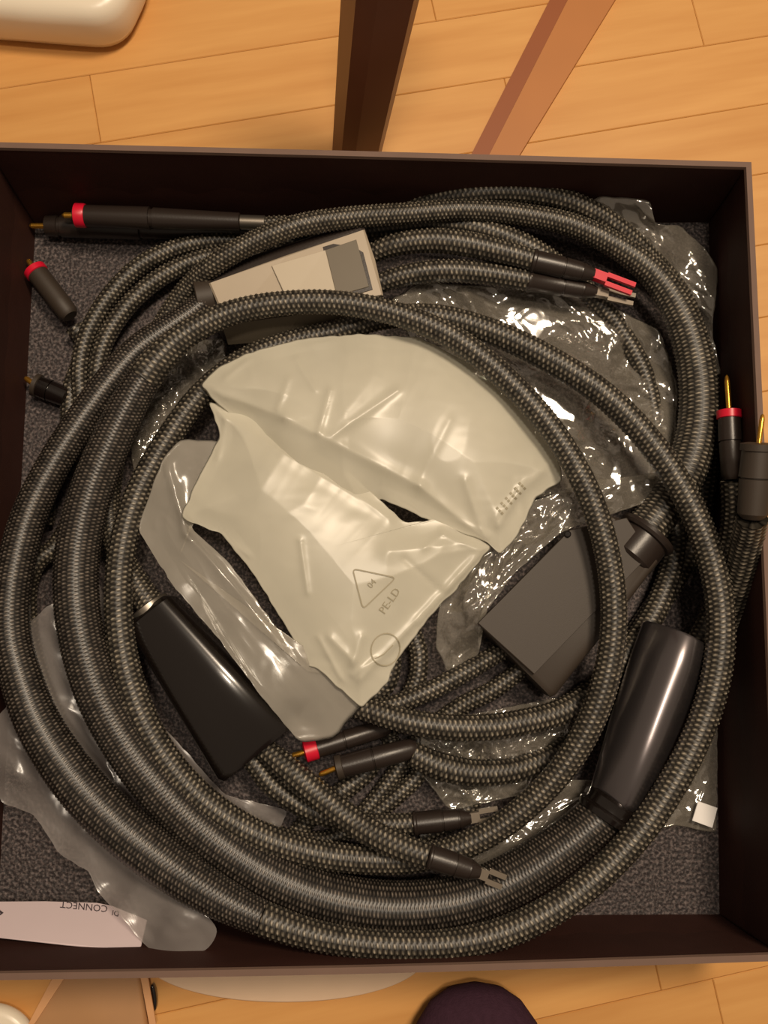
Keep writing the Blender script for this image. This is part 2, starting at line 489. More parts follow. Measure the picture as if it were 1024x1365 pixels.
# ------------------------------------------------------------------ speaker cable one: grey-topped box, three loops, glossy rounded box
T1 = Thing('speaker_cable', 'longest braided cable, looped three times, with the grey-topped unit and the glossy rounded unit', 'cable', P(278, 395, .0), 'speaker cables')
loopA = [(285, 388, .040, 30), (262, 412, .040, 34), (228, 436, .042, 38), (186, 466, .044, 42), (148, 508, .046, 44), (108, 562, .048, 44), (70, 622, .050, 44), (38, 690, .051, 46), (18, 770, .052, 48), (14, 840, .052, 50),
         (27, 900, .052, 52), (52, 966, .052, 56), (96, 1034, .052, 60), (152, 1094, .053, 62), (218, 1148, .055, 60), (285, 1192, .060, 52), (350, 1224, .064, 42), (430, 1249, .067, 36), (520, 1260, .068, 35),
         (610, 1257, .068, 36), (690, 1236, .067, 38), (770, 1190, .066, 38), (842, 1122, .064, 38), (900, 1040, .063, 38), (941, 952, .062, 38), (960, 865, .062, 38), (956, 780, .062, 37),
         (928, 690, .062, 37), (880, 606, .061, 37), (812, 532, .059, 37), (735, 480, .056, 37), (655, 442, .052, 36), (580, 422, .049, 34), (510, 424, .046, 32), (450, 442, .043, 32), (385, 457, .041, 32), (322, 482, .040, 32),
         (266, 528, .040, 33), (217, 596, .041, 34), (180, 668, .043, 35), (161, 745, .045, 36), (159, 830, .046, 36), (173, 910, .047, 38), (204, 985, .047, 38), (255, 1052, .046, 38), (325, 1104, .044, 37), (405, 1134, .042, 36),
         (490, 1146, .040, 35), (570, 1142, .040, 34), (645, 1115, .043, 34), (712, 1066, .048, 34), (766, 1002, .054, 35), (802, 925, .059, 36), (818, 840, .062, 35), (813, 755, .064, 34), (790, 670, .066, 34), (748, 590, .067, 34),
         (690, 520, .067, 34), (615, 457, .067, 34), (540, 422, .067, 33), (455, 404, .067, 33), (370, 405, .066, 33), (300, 420, .064, 34), (240, 452, .062, 38), (192, 505, .059, 46), (152, 580, .055, 52), (120, 660, .052, 56),
         (103, 740, .050, 58), (104, 820, .050, 58), (124, 905, .049, 58), (160, 980, .047, 58), (212, 1050, .045, 60), (280, 1115, .042, 62), (360, 1168, .041, 64), (445, 1200, .040, 66), (530, 1211, .040, 66), (615, 1201, .040, 66),
         (690, 1170, .041, 66), (755, 1127, .043, 64), (812, 1080, .045, 62)]
# split the sleeve: one continuous run
iA = [i for i, p in enumerate(loopA) if p[:2] == (350, 1224)][0]
iB = [i for i, p in enumerate(loopA) if p[:2] == (192, 505)][0]
sl = tube('sleeve', loopA, T1, T1.e, M['braid_fat'], n=44, step=0.00058, amp=0.00035, seed=1, part=(0, iA))
sl['label'] = 'thick finely woven outer stretch'
tube('sleeve', loopA, T1, T1.e, M['braid'], n=28, seed=2, part=(iA, iB))['label'] = 'narrow coarsely ribbed stretch'
tube('sleeve', loopA, T1, T1.e, M['braid_fat'], n=48, step=0.00058, amp=0.00035, seed=3, part=(iB, -1))['label'] = 'thick finely woven inner stretch'

def offp(p, dx, dy, dz=0): return (p[0] + dx, p[1] + dy, p[2] + dz)
# grey-topped network box (tapered, wide end at the right)
g0, g1 = P(281, 409, .030), P(497, 352, .034)
gb = loft('network_box', g0, g1, [(0, .016, .010, 0), (.02, .021, .014, 0), (.5, .0235, .0155, 0), (.97, .0255, .017, 0), (1, .024, .0155, 0)], M['satin'], T1.O, T1.e, roll=math.radians(0), pw=8)
gb['label'] = 'black tapered unit with a grey plate on top'
slab('grey_plate', [(278, 377), (380, 340), (486, 305), (500, 345), (511, 393), (400, 415), (303, 432), (290, 405)], [.050, .0515, .053, .053, .052, .051, .048, .049], .004, M['plate'], T1.O, gb, bev=.0012)
slab('lower_bevel', [(296, 433), (400, 418), (509, 398), (500, 412), (468, 438), (380, 448), (303, 455)], [.0475, .050, .051, .044, .040, .038, .038], .003, M['label'], T1.O, gb)
slab('inset_panel', [(362, 354), (434, 333), (449, 394), (385, 404)], [.0522, .0528, .0526, .0518], .0008, M['inset'], T1.O, gb, bev=.0004)
slab('dark_label', [(434, 333), (475, 319), (492, 382), (449, 394)], [.0529, .0532, .0530, .0527], .0008, M['label'], T1.O, gb, bev=.0003)
fr = slab('label_frame', [(430, 329), (479, 314), (497, 386), (448, 400)], [.0522, .0526, .0524, .0522], .0004, M['satin'], T1.O, gb, bev=.0002)
lathe('collar', P(262, 400, .037), P(285, 396, .036), cyl_prof((P(262, 400, .037) - P(285, 396, .036)).length, .0125), M['matte'], T1.O, T1.e)
# its two leads with spades
ld = tube('lead', [(492, 340, .036, 26), (525, 327, .042, 30), (575, 321, .045, 33), (625, 326, .046, 34), (675, 337, .046, 32), (712, 347, .046, 30)], T1, T1.e, M['braid'], n=24, seed=2)
spade(T1, ld, (708, 347, .046), (792, 366, .046), (845, 386, .044), 'red', 32)
ld = tube('lead', [(500, 380, .032, 26), (540, 367, .036, 29), (590, 361, .038, 31), (645, 364, .038, 31), (708, 374, .038, 30)], T1, T1.e, M['braid'], n=24, seed=3)
spade(T1, ld, (702, 374, .038), (795, 389, .037), (846, 400, .036), 'steel', 30)

# glossy rounded box at lower right
s0, s1 = P(824, 1074, .044), P(918, 856, .040)
sb = loft('network_box', s0, s1, [(0, .015, .014, 0), (.03, .0175, .0165, 0), (.4, .0215, .0195, -.002), (.8, .0245, .0215, -.004), (.985, .0255, .0215, -.005), (1, .0245, .0205, -.005)], M['sheen'], T1.O, T1.e, roll=math.radians(42), pw=3.5, n=64)
sb['label'] = 'glossy black unit lying on its rounded edge'
Lc = (P(806, 1092, .045) - P(820, 1060, .046)).length
lathe('collar', P(806, 1092, .045), P(822, 1066, .046), [(0, .0155), (.001, .0185), (.004, .0195), (.0055, .0185), (.0065, .0165), (.010, .0165), (.012, .017), (.014, .015)], M['gloss'], T1.O, T1.e, n=40)
ld = tube('lead', [(905, 890, .020, 30), (935, 850, .022, 32), (958, 800, .026, 32), (970, 745, .034, 32), (978, 690, .044, 32), (976, 640, .052, 30)], T1, T1.e, M['braid'], n=24, seed=4)
rca(T1, ld, (969, 500, .054), (972, 546, .054), (976, 640, .053), 32, 'red', ringw=13)
ld = tube('lead', [(915, 905, .010, 38), (948, 872, .018, 40), (968, 820, .035, 42), (985, 768, .058, 42), (996, 722, .080, 42), (1003, 690, .097, 42)], T1, T1.e, M['braid'], n=24, seed=5)
rca(T1, ld, (1017, 552, .112), (1012, 590, .110), (1003, 692, .098), 46, 'black', ringw=12, bodymat='matte')

# ------------------------------------------------------------------ speaker cable two: matte box (right of centre) and glossy box (left)
T2 = Thing('speaker_cable', 'thick braided cable round the top right, with matte charcoal unit and glossy black unit', 'cable', P(850, 740, 0), 'speaker cables')
ring = [(846, 722, .034, 56), (880, 682, .034, 56), (912, 632, .034, 56), (930, 570, .034, 54), (930, 500, .035, 52), (913, 432, .037, 48), (880, 375, .038, 42), (832, 334, .039, 36), (765, 301, .040, 32), (690, 285, .041, 30), (615, 280, .042, 30),
        (545, 285, .044, 30), (470, 290, .052, 30), (400, 300, .058, 30), (340, 322, .056, 30), (290, 350, .050, 30), (250, 386, .034, 30), (220, 430, .024, 30), (186, 492, .022, 28), (164, 556, .022, 27), (150, 630, .022, 27), (146, 690, .022, 28), (160, 740, .024, 32),
        (186, 786, .027, 36), (206, 814, .028, 38)]
tube('sleeve', ring, T2, T2.e, M['braid'], n=32, step=.0007, seed=6)
m0, m1 = P(842, 716, .030), P(682, 880, .025)
mb = loft('network_box', m0, m1, [(0, .017, .013, 0), (.03, .0215, .016, 0), (.5, .0275, .018, 0), (.97, .0325, .020, 0), (1, .0315, .0185, 0)], M['matte'], T2.O, T2.e, roll=0, pw=9)
mb['label'] = 'matte charcoal tapered unit'
slab('top_panel', [(637, 831), (760, 706), (836, 690), (868, 738), (712, 899)], [.0476, .0480, .0480, .0480, .0476], .003, M['matte'], T2.O, mb, bev=.0006)
lathe('collar', P(866, 708, .034), P(835, 745, .033), [(0, .0150), (.001, .0195), (.0035, .0200), (.0055, .0190), (.006, .0170), (.022, .0175), (.024, .016)], M['satin'], T2.O, T2.e, n=40)
lathe('screw', P(757, 712, .047), P(757, 712, .0515), [(0, .0022), (.0025, .0022), (.003, .0016)], M['gloss'], T2.O, mb, n=12)
tube('lead', [(668, 868, .022, 24), (620, 896, .030, 25), (570, 922, .034, 25), (520, 940, .034, 24), (470, 944, .030, 24), (430, 940, .022, 22)], T2, T2.e, M['braid'], n=24, seed=7)
tube('lead', [(700, 888, .022, 22), (660, 918, .020, 24), (610, 944, .016, 24), (560, 985, .012, 24), (520, 1040, .012, 22), (470, 1100, .012, 22), (430, 1130, .012, 20)], T2, T2.e, M['braid'], n=24, seed=8)
# glossy box at left
k0, k1 = P(200, 812, .030), P(346, 1002, .030)
kb = loft('network_box', k0, k1, [(0, .014, .011, 0), (.03, .017, .015, 0), (.5, .023, .017, 0), (.97, .0285, .0185, 0), (1, .027, .0165, 0)], M['gloss'], T2.O, T2.e, roll=math.radians(6), pw=4)
kb['label'] = 'glossy black tapered unit'
slab('end_panel', [(292, 968), (330, 938), (372, 975), (330, 1010)], [.0470, .0485, .0490, .0475], .0006, M['gloss'], T2.O, kb, bev=.0003)
cl = lathe('collar', P(197, 808, .029), P(204, 817, .029), [(0, .0125), (.0008, .014), (.0045, .014), (.0055, .0125)], M['steel'], T2.O, T2.e, n=32)
cl['label'] = 'silver collar'
ld = tube('lead', [(352, 998, .030, 28), (390, 1030, .036, 34), (432, 1066, .040, 35), (482, 1102, .046, 35), (532, 1128, .054, 34), (572, 1142, .058, 32)], T2, T2.e, M['braid'], n=24, seed=9)
spade(T2, ld, (570, 1141, .058), (640, 1163, .058), (672, 1176, .057), 'steel', 32)
ld = tube('lead', [(334, 1012, .026, 24), (366, 1050, .026, 27), (410, 1078, .026, 27), (460, 1094, .026, 27), (510, 1099, .027, 27), (552, 1098, .028, 27)], T2, T2.e, M['braid'], n=24, seed=10)
spade(T2, ld, (550, 1098, .028), (628, 1090, .030), (664, 1084, .029), 'steel', 30)

# ------------------------------------------------------------------ thinner audio cables with long plugs
def cable_thing(label, pts, seed, name='audio_cable', m='braid', n=24, group='thin audio cables'):
    T = Thing(name, label, 'cable', P(pts[0][0], pts[0][1], 0), group)
    s = tube('sleeve', pts, T, T.e, M[m], n=n, seed=seed)
    return T, s
T3, s3 = cable_thing('braided audio cable with a long red-ringed plug lying along the top wall of the box',
    [(350, 297, .034, 16), (385, 298, .034, 20), (430, 312, .026, 26), (520, 303, .026, 30), (590, 298, .030, 30), (650, 308, .034, 30), (710, 332, .034, 30), (765, 372, .026, 28), (815, 425, .018, 28), (855, 490, .014, 28), (872, 560, .012, 28), (880, 640, .010, 28),
     (900, 720, .014, 30), (880, 800, .018, 32), (830, 880, .024, 34), (765, 940, .032, 34), (690, 964, .038, 34), (615, 970, .042, 34), (545, 962, .042, 32), (490, 946, .038, 30), (440, 930, .028, 28)], 11)
Bq, Cq = P(100, 287, .030), P(355, 297, .034)
Lq = (Cq - Bq).length; rq = 15.5 * S(.03)
lathe_segs = [(.008, rq * .95), (Lq * .39, rq), (Lq * .392, rq * .82), (Lq * .41, rq * .82), (Lq * .412, rq * .95), (Lq * .86, rq * .78), (Lq * .865, rq * .6)]
pb = lathe('plug_barrel', Bq, Cq, [(0, rq * .9)] + lathe_segs, M['satin'], T3.O, T3.e, n=28)
lathe('colour_ring', Bq, Cq, [(0, rq * .7), (.0008, rq * 1.07), (.0065, rq * 1.07), (.0075, rq)], M['red'], T3.O, pb)['label'] = 'red ring'
lathe('pin', Bq, P(82, 287, .030), [(-.001, .0019), (.007, .0019), (.0085, .0008)], M['gold'], T3.O, pb, n=14)['label'] = 'gold-plated pin'
q1 = Bq.lerp(Cq, .862)
lathe('tail_sleeve', q1, Cq, cyl_prof(Lq * .135, rq * .62), M['steel'], T3.O, pb)['label'] = 'bright metal tail sleeve'

T4_, s4 = cable_thing('braided audio cable with a long black plug under the red-ringed one by the top wall',
    [(356, 310, .014, 16), (395, 322, .014, 20), (450, 318, .012, 26), (520, 300, .018, 28), (565, 272, .030, 28), (630, 258, .042, 28), (700, 257, .044, 28), (765, 270, .042, 28), (822, 302, .034, 28), (872, 348, .022, 28), (912, 400, .014, 28), (936, 470, .010, 28), (945, 550, .010, 28),
     (938, 650, .014, 32), (916, 740, .012, 32), (860, 830, .010, 32), (800, 920, .010, 32), (760, 990, .016, 32), (700, 1022, .024, 32), (640, 1030, .028, 34), (590, 1022, .030, 36), (548, 1004, .032, 30)], 12)
Bq, Cq = P(62, 301, .012), P(358, 310, .014)
Lq = (Cq - Bq).length; rq = 15 * S(.012)
pb = lathe('plug_barrel', Bq, Cq, [(0, rq * .9), (.008, rq * .98), (.0085, rq * .85), (.010, rq * .85), (.0105, rq), (Lq * .42, rq), (Lq * .425, rq * .85), (Lq * .44, rq * .9), (Lq * .95, rq * .75), (Lq, rq * .5)], M['satin'], T4_.O, T4_.e, n=28)
lathe('pin', Bq, P(39, 301, .012), [(-.001, .0019), (.010, .0019), (.0115, .0008)], M['gold'], T4_.O, pb, n=14)['label'] = 'gold-plated pin'
# far end of the same cable: dark plug under the big bag
rca(T4_, T4_.e, (425, 1033, .032), (447, 1024, .033), (556, 996, .033), 30, 'black', ringw=10)

# thin pair bending at top left
T5, s5 = cable_thing('outer of two thin grey braided cables bending round the top left corner',
    [(420, 322, .010, 20), (350, 322, .012, 22), (300, 320, .014, 23), (245, 328, .016, 24), (190, 352, .017, 25), (145, 396, .017, 25), (116, 448, .016, 25), (106, 500, .014, 24), (112, 570, .010, 24), (112, 650, .010, 24), (80, 720, .012, 24), (48, 752, .016, 24), (36, 795, .014, 24), (44, 860, .010, 24), (80, 960, .010, 24), (120, 1040, .010, 24)], 13, m='braid')
T6, s6 = cable_thing('inner of two thin grey braided cables bending round the top left corner',
    [(400, 352, .008, 20), (340, 344, .012, 22), (285, 342, .016, 24), (235, 358, .017, 25), (190, 388, .017, 25), (152, 432, .017, 25), (132, 480, .016, 24), (130, 540, .012, 24), (138, 600, .008, 24)], 14, m='braid')
# short red plug on the left and black one lower
T7, s7 = cable_thing('audio cable with a short fat red-ringed plug pointing at the top left corner',
    [(98, 436, .014, 24), (114, 462, .010, 24), (95, 520, .010, 24), (90, 590, .009, 24), (66, 640, .009, 24), (60, 700, .009, 22)], 15)
rca(T7, T7.e, (37, 346, .016), (45, 358, .016), (102, 432, .016), 30, 'red', ringw=10, segs=[(.004, .0070), (.006, .0072), (.030, .0072), (.040, .0068), (.0425, .005)], bodymat='matte')
T8, s8 = cable_thing('audio cable with a black plug half hidden beside the left wall',
    [(100, 535, .010, 22), (130, 560, .009, 22), (134, 640, .008, 22), (128, 700, .008, 22)], 16)
rca(T8, T8.e, (33, 503, .012), (45, 512, .012), (92, 531, .011), 30, 'black', ringw=8, bodymat='gloss')
# red plug peeping from under the frosted bag
T9, s9 = cable_thing('audio cable whose red plug peeps out below the frosted bags',
    [(520, 968, .022, 22), (560, 962, .016, 24), (610, 990, .012, 24), (640, 1030, .010, 24), (620, 1080, .010, 24), (560, 1115, .009, 24)], 17)
rca(T9, T9.e, (388, 1008, .030), (405, 1003, .030), (520, 968, .024), 26, 'red', ringw=18, bodymat='satin')
# loose loops in the middle of the coil
T10, s10 = cable_thing('thin braided cable standing in the dark gap below the bags',
    [(548, 838, .020, 24), (558, 870, .022, 24), (556, 905, .022, 24), (540, 940, .020, 24), (520, 985, .010, 22), (560, 1022, .014, 22), (530, 1060, .016, 22), (480, 1098, .014, 22), (430, 1120, .012, 22), (370, 1112, .012, 22), (330, 1085, .010, 22)], 18)
T11, s11 = cable_thing('short braided loop crossing under the black plug at the centre bottom',
    [(505, 1000, .008, 22), (488, 1030, .010, 24), (452, 1058, .012, 26), (420, 1085, .010, 24), (395, 1110, .008, 22)], 19)
T12, s12 = cable_thing('braided cable coming from under the clear bag into the dark gap',
    [(500, 835, .012, 24), (520, 866, .014, 26), (518, 905, .014, 26), (498, 930, .012, 24)], 20)

# ------------------------------------------------------------------ plastic films
def ridged(v, oct=3):
    s = 0; a = 1
    for _ in range(oct):
        s += a * (1 - abs(noise.noise(v)) * 2.2); v = v * 2.1 + Vector((3.1, 1.7, .3)); a *= .5
    return s - 1.1
def film(name, label, outline, ctrl, m, amp=.002, freq=22, puff=0.0, ridges=(), seed=0, centre=None, rings=46, group=None, cat='bag', aniso=(1, 0, 1), T=None, part=None, N=190, jag=.6, pp=2.2, back=True, flats=(), octs=3):
    """outline & ctrl in photo pixels (ctrl: x, y, z). A puffed, creased skin with front and back sheet."""
    rnd = random.Random(seed)
    ol = [(x, y) for x, y in outline]
    # densify straight between corners
    q = []
    tot = sum(math.dist(ol[i], ol[(i + 1) % len(ol)]) for i in range(len(ol)))
    for i in range(len(ol)):
        a, b = ol[i], ol[(i + 1) % len(ol)]
        k = max(1, round(N * math.dist(a, b) / tot))
        for j in range(k):
            t = j / k
            q.append((a[0] + (b[0] - a[0]) * t, a[1] + (b[1] - a[1]) * t))
    n = len(q)
    for _ in range(2):
        q = [((q[i - 1][0] + 2 * q[i][0] + q[(i + 1) % n][0]) / 4, (q[i - 1][1] + 2 * q[i][1] + q[(i + 1) % n][1]) / 4) for i in range(n)]
    q = [(x + jag * 3 * noise.noise(Vector((x * .07, y * .07, seed))), y + jag * 3 * noise.noise(Vector((x * .07, y * .07, seed + 9)))) for x, y in q]
    cx, cy = centre or (sum(p[0] for p in q) / n, sum(p[1] for p in q) / n)
    QA = np.array(q)
    C = np.array(ctrl, float)
    def base(x, y):
        d = (C[:, 0] - x) ** 2 + (C[:, 1] - y) ** 2 + 150
        w_ = d ** -1.6
        return float((w_ * C[:, 2]).sum() / w_.sum())
    sd = Vector((seed * 7.3, seed * 3.1, seed))
    ax, ay, st = aniso
    al = math.atan2(ay, ax)
    def zf(x, y, t):
        u = (x * math.cos(al) + y * math.sin(al)) / st; v = (-x * math.sin(al) + y * math.cos(al))
        dB = float(np.min(np.hypot(QA[:, 0] - x, QA[:, 1] - y))) if t < 1 else 0.0
        z = base(x, y) + puff * (1 - math.exp(-(dB / 48) ** 1.25))
        e = min(1, dB / 22 + .2)
        z += amp * e * ridged(Vector((u / 1000 * freq, v / 1000 * freq, 0)) + sd, octs)
        for fx, fy, fr_ in flats:
            k_ = max(0, 1 - math.hypot(x - fx, y - fy) / fr_)
            z += (base(fx, fy) - z) * min(1, 2 * k_)
        for R_ in ridges:
            (x0, y0), (x1, y1), wd, h = R_
            dx, dy = x1 - x0, y1 - y0
            tt = max(0, min(1, ((x - x0) * dx + (y - y0) * dy) / (dx * dx + dy * dy)))
            dd = math.hypot(x - x0 - tt * dx, y - y0 - tt * dy)
            z += h * .6 * math.exp(-(dd / (wd * 1.4)) ** 1.5) * min(1, dB / 14 + .1)
        return z
    V = []; F = []; ZC = {}
    V.append(P(cx, cy, zf(cx, cy, 0)))
    px = [(cx, cy)]
    for r in range(1, rings + 1):
        t = r / rings
        for (x, y) in q:
            xx, yy = cx + (x - cx) * t, cy + (y - cy) * t
            zz = zf(xx, yy, t); ZC[(r, xx, yy)] = zz
            V.append(P(xx, yy, max(.0025, zz)))
    for j in range(n): F.append((0, 1 + (j + 1) % n, 1 + j))
    for r in range(rings - 1):
        a = 1 + r * n; b = a + n
        for j in range(n):
            k = (j + 1) % n
            F.append((a + j, a + k, b + k, b + j))
    sgn = 1 if sum(q[i][0] * q[(i + 1) % n][1] - q[(i + 1) % n][0] * q[i][1] for i in range(n)) > 0 else -1
    if back:   # rear sheet, joined to the front along the edge
        off = len(V); step = 1
        rb = [r for r in range(step, rings, step)]
        V.append(P(cx, cy, max(.004, base(cx, cy) - .002)))
        for r in rb:
            t = r / rings
            for (x, y) in q:
                xx, yy = cx + (x - cx) * t, cy + (y - cy) * t
                zz = min(base(xx, yy) - .002 * (1 - t) , ZC[(r, xx, yy)] - .0008)
                V.append(P(xx, yy, max(.003, zz)))
        for j in range(n): F.append((off, off + 1 + j, off + 1 + (j + 1) % n))
        for i in range(len(rb)):
            a = off + 1 + i * n
            b = a + n if i < len(rb) - 1 else 1 + (rings - 1) * n
            for j in range(n):
                k = (j + 1) % n
                F.append((a + j, b + j, b + k, a + k))
    if sgn > 0: F = [f[::-1] for f in F]
    if T: o = mesh_obj(part, V, F, m, T.O, T.e)
    else:
        o = mesh_obj(name, V, F, m, P(cx, cy, 0))
        tag(o, label, cat, group or name.replace('_', ' ') + 's')
    def z_at(x, y):
        # nearest t along the ray from the centre
        a = math.atan2(y - cy, x - cx); best = min(q, key=lambda p: abs(((math.atan2(p[1] - cy, p[0] - cx) - a + math.pi) % (2 * math.pi)) - math.pi))
        t = min(1, math.hypot(x - cx, y - cy) / max(1, math.hypot(best[0] - cx, best[1] - cy)))
        return zf(x, y, t)
    o_z = z_at
    return o, o_z

# clear, very shiny wrap under the right side of the coil
film('clear_bag', 'large shiny clear plastic bag spread under the right side of the coil', [(520, 400), (560, 376), (700, 385), (800, 400), (880, 440), (905, 520), (900, 600), (870, 640), (780, 655), (700, 665), (640, 600), (560, 480)],
     [(540, 400, .026), (700, 420, .020), (800, 440, .020), (880, 470, .016), (720, 560, .040), (830, 600, .028), (890, 560, .018), (700, 650, .036), (640, 480, .038)], M['clear'], amp=.006, freq=19, seed=3, flats=((748, 522, 75), (700, 425, 60), (850, 612, 55), (690, 640, 40)), aniso=(1, .6, 1.6), cat='bag', rings=60, N=240)
film('clear_bag', 'glossy clear plastic bag bunched beside the matte charcoal unit', [(590, 770), (640, 730), (700, 672), (790, 640), (880, 630), (890, 660), (800, 690), (750, 708), (690, 760), (636, 830), (640, 870), (600, 905), (580, 860)],
     [(590, 790, .040), (700, 690, .046), (860, 640, .036), (760, 705, .050), (640, 800, .046), (600, 880, .028)], M['clear'], amp=.006, freq=20, seed=5, centre=(665, 730), aniso=(1, -1, 1.8), rings=50)
film('clear_bag', 'crumpled clear bag in the gap below the matte charcoal unit', [(560, 960), (640, 950), (740, 930), (790, 960), (770, 1010), (700, 1060), (600, 1080), (560, 1030)],
     [(580, 980, .022), (680, 970, .024), (770, 970, .020), (620, 1060, .018)], M['clear'], amp=.006, freq=22, seed=8)
film('clear_bag', 'clear plastic strip showing between the two lowest cable loops', [(600, 1120), (680, 1085), (760, 1040), (800, 1040), (790, 1075), (700, 1130), (640, 1155), (590, 1150)],
     [(600, 1130, .016), (700, 1100, .020), (790, 1050, .020)], M['clear'], amp=.006, freq=15, seed=11, aniso=(1, -.6, 1.8))
film('clear_bag', 'clear plastic bag sticking up by the top right corner of the box', [(775, 270), (800, 262), (866, 266), (874, 300), (905, 300), (940, 330), (958, 360), (950, 440), (962, 500), (935, 500), (890, 400), (840, 330)],
     [(800, 265, .040), (870, 270, .040), (850, 320, .030), (950, 350, .020), (940, 430, .020), (900, 380, .016), (960, 500, .018)], M['clear'], amp=.006, freq=15, seed=14, centre=(885, 355), aniso=(1, 1, 2))
film('clear_bag', 'flat clear bag at lower right under the white sticker', [(880, 860), (940, 850), (955, 900), (957, 1000), (955, 1110), (900, 1100), (850, 1115), (840, 1060), (900, 1000)],
     [(900, 900, .010), (950, 900, .010), (950, 1100, .008), (860, 1090, .008)], M['clear'], amp=.0015, freq=20, seed=17, centre=(925, 1020))
stk = slab('sticker', [(931, 1068), (957, 1077), (950, 1104), (923, 1094)], [.0135] * 4, .0006, M['sticker'], P(940, 1085, 0), None, bev=.0003)
tag(stk, 'small bright white square sticker on the flat clear bag at lower right', 'sticker')

# milky bag under the left side, reaching over the bottom left wall
film('milky_bag', 'long thin milky bag lying under the left loops and spilling towards the bottom wall', [(30, 838), (58, 812), (130, 770), (160, 860), (210, 960), (300, 1060), (385, 1080), (370, 1110), (300, 1100), (260, 1130), (200, 1150), (250, 1200), (292, 1236), (280, 1265), (225, 1277), (195, 1262), (160, 1220), (130, 1190), (118, 1160), (80, 1140), (45, 1085), (0, 1070), (-6, 1000), (-8, 960), (20, 930)],
     [(50, 850, .026), (140, 800, .018), (120, 1010, .024), (60, 1020, .030), (20, 1020, .030), (5, 1060, .024), (70, 1120, .030), (120, 1180, .034), (180, 1230, .048), (250, 1250, .056), (285, 1235, .056), (300, 1080, .016), (200, 960, .018), (380, 1090, .014)],
     M['haze2'], amp=.003, freq=11, seed=21, centre=(130, 1040), rings=60, N=260, back=False, aniso=(1, 1, 1.7))
film('clear_bag', 'dark clear bag behind the top left of the coil', [(170, 560), (200, 500), (250, 455), (300, 450), (300, 480), (240, 545), (200, 610), (180, 640)],
     [(200, 520, .012), (280, 460, .020), (190, 620, .012)], M['clear'], amp=.003, freq=26, seed=24)

# three frosted bags in the middle
FA, zA = film('frosted_bag', 'left, more see-through frosted bag, wrinkled beside the glossy black unit', [(216, 612), (240, 585), (300, 588), (296, 612), (262, 668), (254, 704), (300, 744), (340, 796), (375, 846), (408, 896), (470, 905), (485, 935), (445, 985), (400, 990), (350, 930), (290, 850), (230, 780), (183, 705)],
     [(230, 620, .050), (190, 700, .046), (300, 600, .052), (260, 790, .052), (350, 920, .054), (420, 980, .044), (400, 800, .054)], M['haze'], amp=.0016, freq=11, puff=.004, seed=31, centre=(238, 745), ridges=[((222, 620), (250, 712), 5, .006), ((250, 712), (405, 890), 6, .005)], aniso=(1, 1.2, 2), cat='bag')
FB, zB = film('frosted_bag', 'lower frosted bag with the recycling mark, in front of the upper bag', [(277, 534), (300, 541), (326, 550), (350, 560), (400, 588), (470, 632), (540, 697), (600, 690), (656, 728), (610, 785), (575, 820), (530, 880), (515, 912), (482, 945), (420, 888), (412, 890), (384, 840), (340, 768), (296, 712), (240, 690), (262, 640), (294, 580)],
     [(280, 540, .053), (400, 590, .056), (540, 700, .056), (655, 728, .054), (575, 820, .052), (485, 940, .050), (412, 888, .053), (250, 690, .055)], M['frost'], octs=1, amp=.0016, freq=8, puff=.012, seed=36, centre=(440, 730),
     ridges=[((652, 726), (480, 905), 5, .0035), ((470, 880), (440, 850), 5, .003), ((470, 885), (482, 850), 5, .003), ((520, 735), (640, 722), 9, .004), ((280, 545), (520, 690), 6, .002), ((566, 730), (590, 712), 3, .002), ((590, 712), (640, 735), 3, .002), ((540, 745), (600, 800), 3, -.0015), ((455, 905), (425, 850), 3, .002), ((470, 900), (500, 880), 3, .002), ((400, 720), (410, 790), 3, .0018), ((300, 560), (290, 610), 3, .002), ((250, 690), (330, 740), 4, .0018), ((640, 740), (560, 830), 3, .003)], N=300, rings=76, pp=2.6)
FC, zC = film('frosted_bag', 'upper puffed frosted bag filling the middle of the coil', [(266, 512), (290, 490), (330, 470), (400, 452), (480, 445), (560, 450), (640, 492), (700, 548), (740, 600), (752, 640), (716, 662), (690, 715), (668, 740), (648, 722), (585, 700), (530, 674), (506, 664), (494, 690), (440, 690), (370, 640), (328, 590), (324, 562), (290, 540)],
     [(270, 510, .056), (380, 460, .056), (480, 450, .054), (640, 495, .055), (745, 610, .052), (670, 735, .056), (530, 668, .056), (400, 565, .056), (330, 600, .050), (440, 680, .050), (490, 690, .050)], M['frost'], octs=1, amp=.0016, freq=8, puff=.016, seed=41, centre=(530, 560),
     ridges=[((275, 518), (380, 556), 6, .003), ((380, 556), (560, 648), 7, .0045), ((560, 648), (645, 718), 6, .004), ((430, 590), (500, 500), 12, .0025), ((645, 715), (620, 640), 5, .003), ((660, 690), (740, 610), 5, .0025), ((300, 505), (330, 480), 3, .002), ((370, 545), (385, 505), 3, .002), ((425, 575), (440, 520), 3.5, .0028), ((445, 580), (530, 520), 4, .0024), ((395, 480), (420, 520), 3, .0018), ((665, 700), (700, 640), 3, .002), ((560, 640), (600, 560), 5, .0012), ((700, 700), (690, 640), 3, .0016)], N=300, rings=76, pp=2.4)

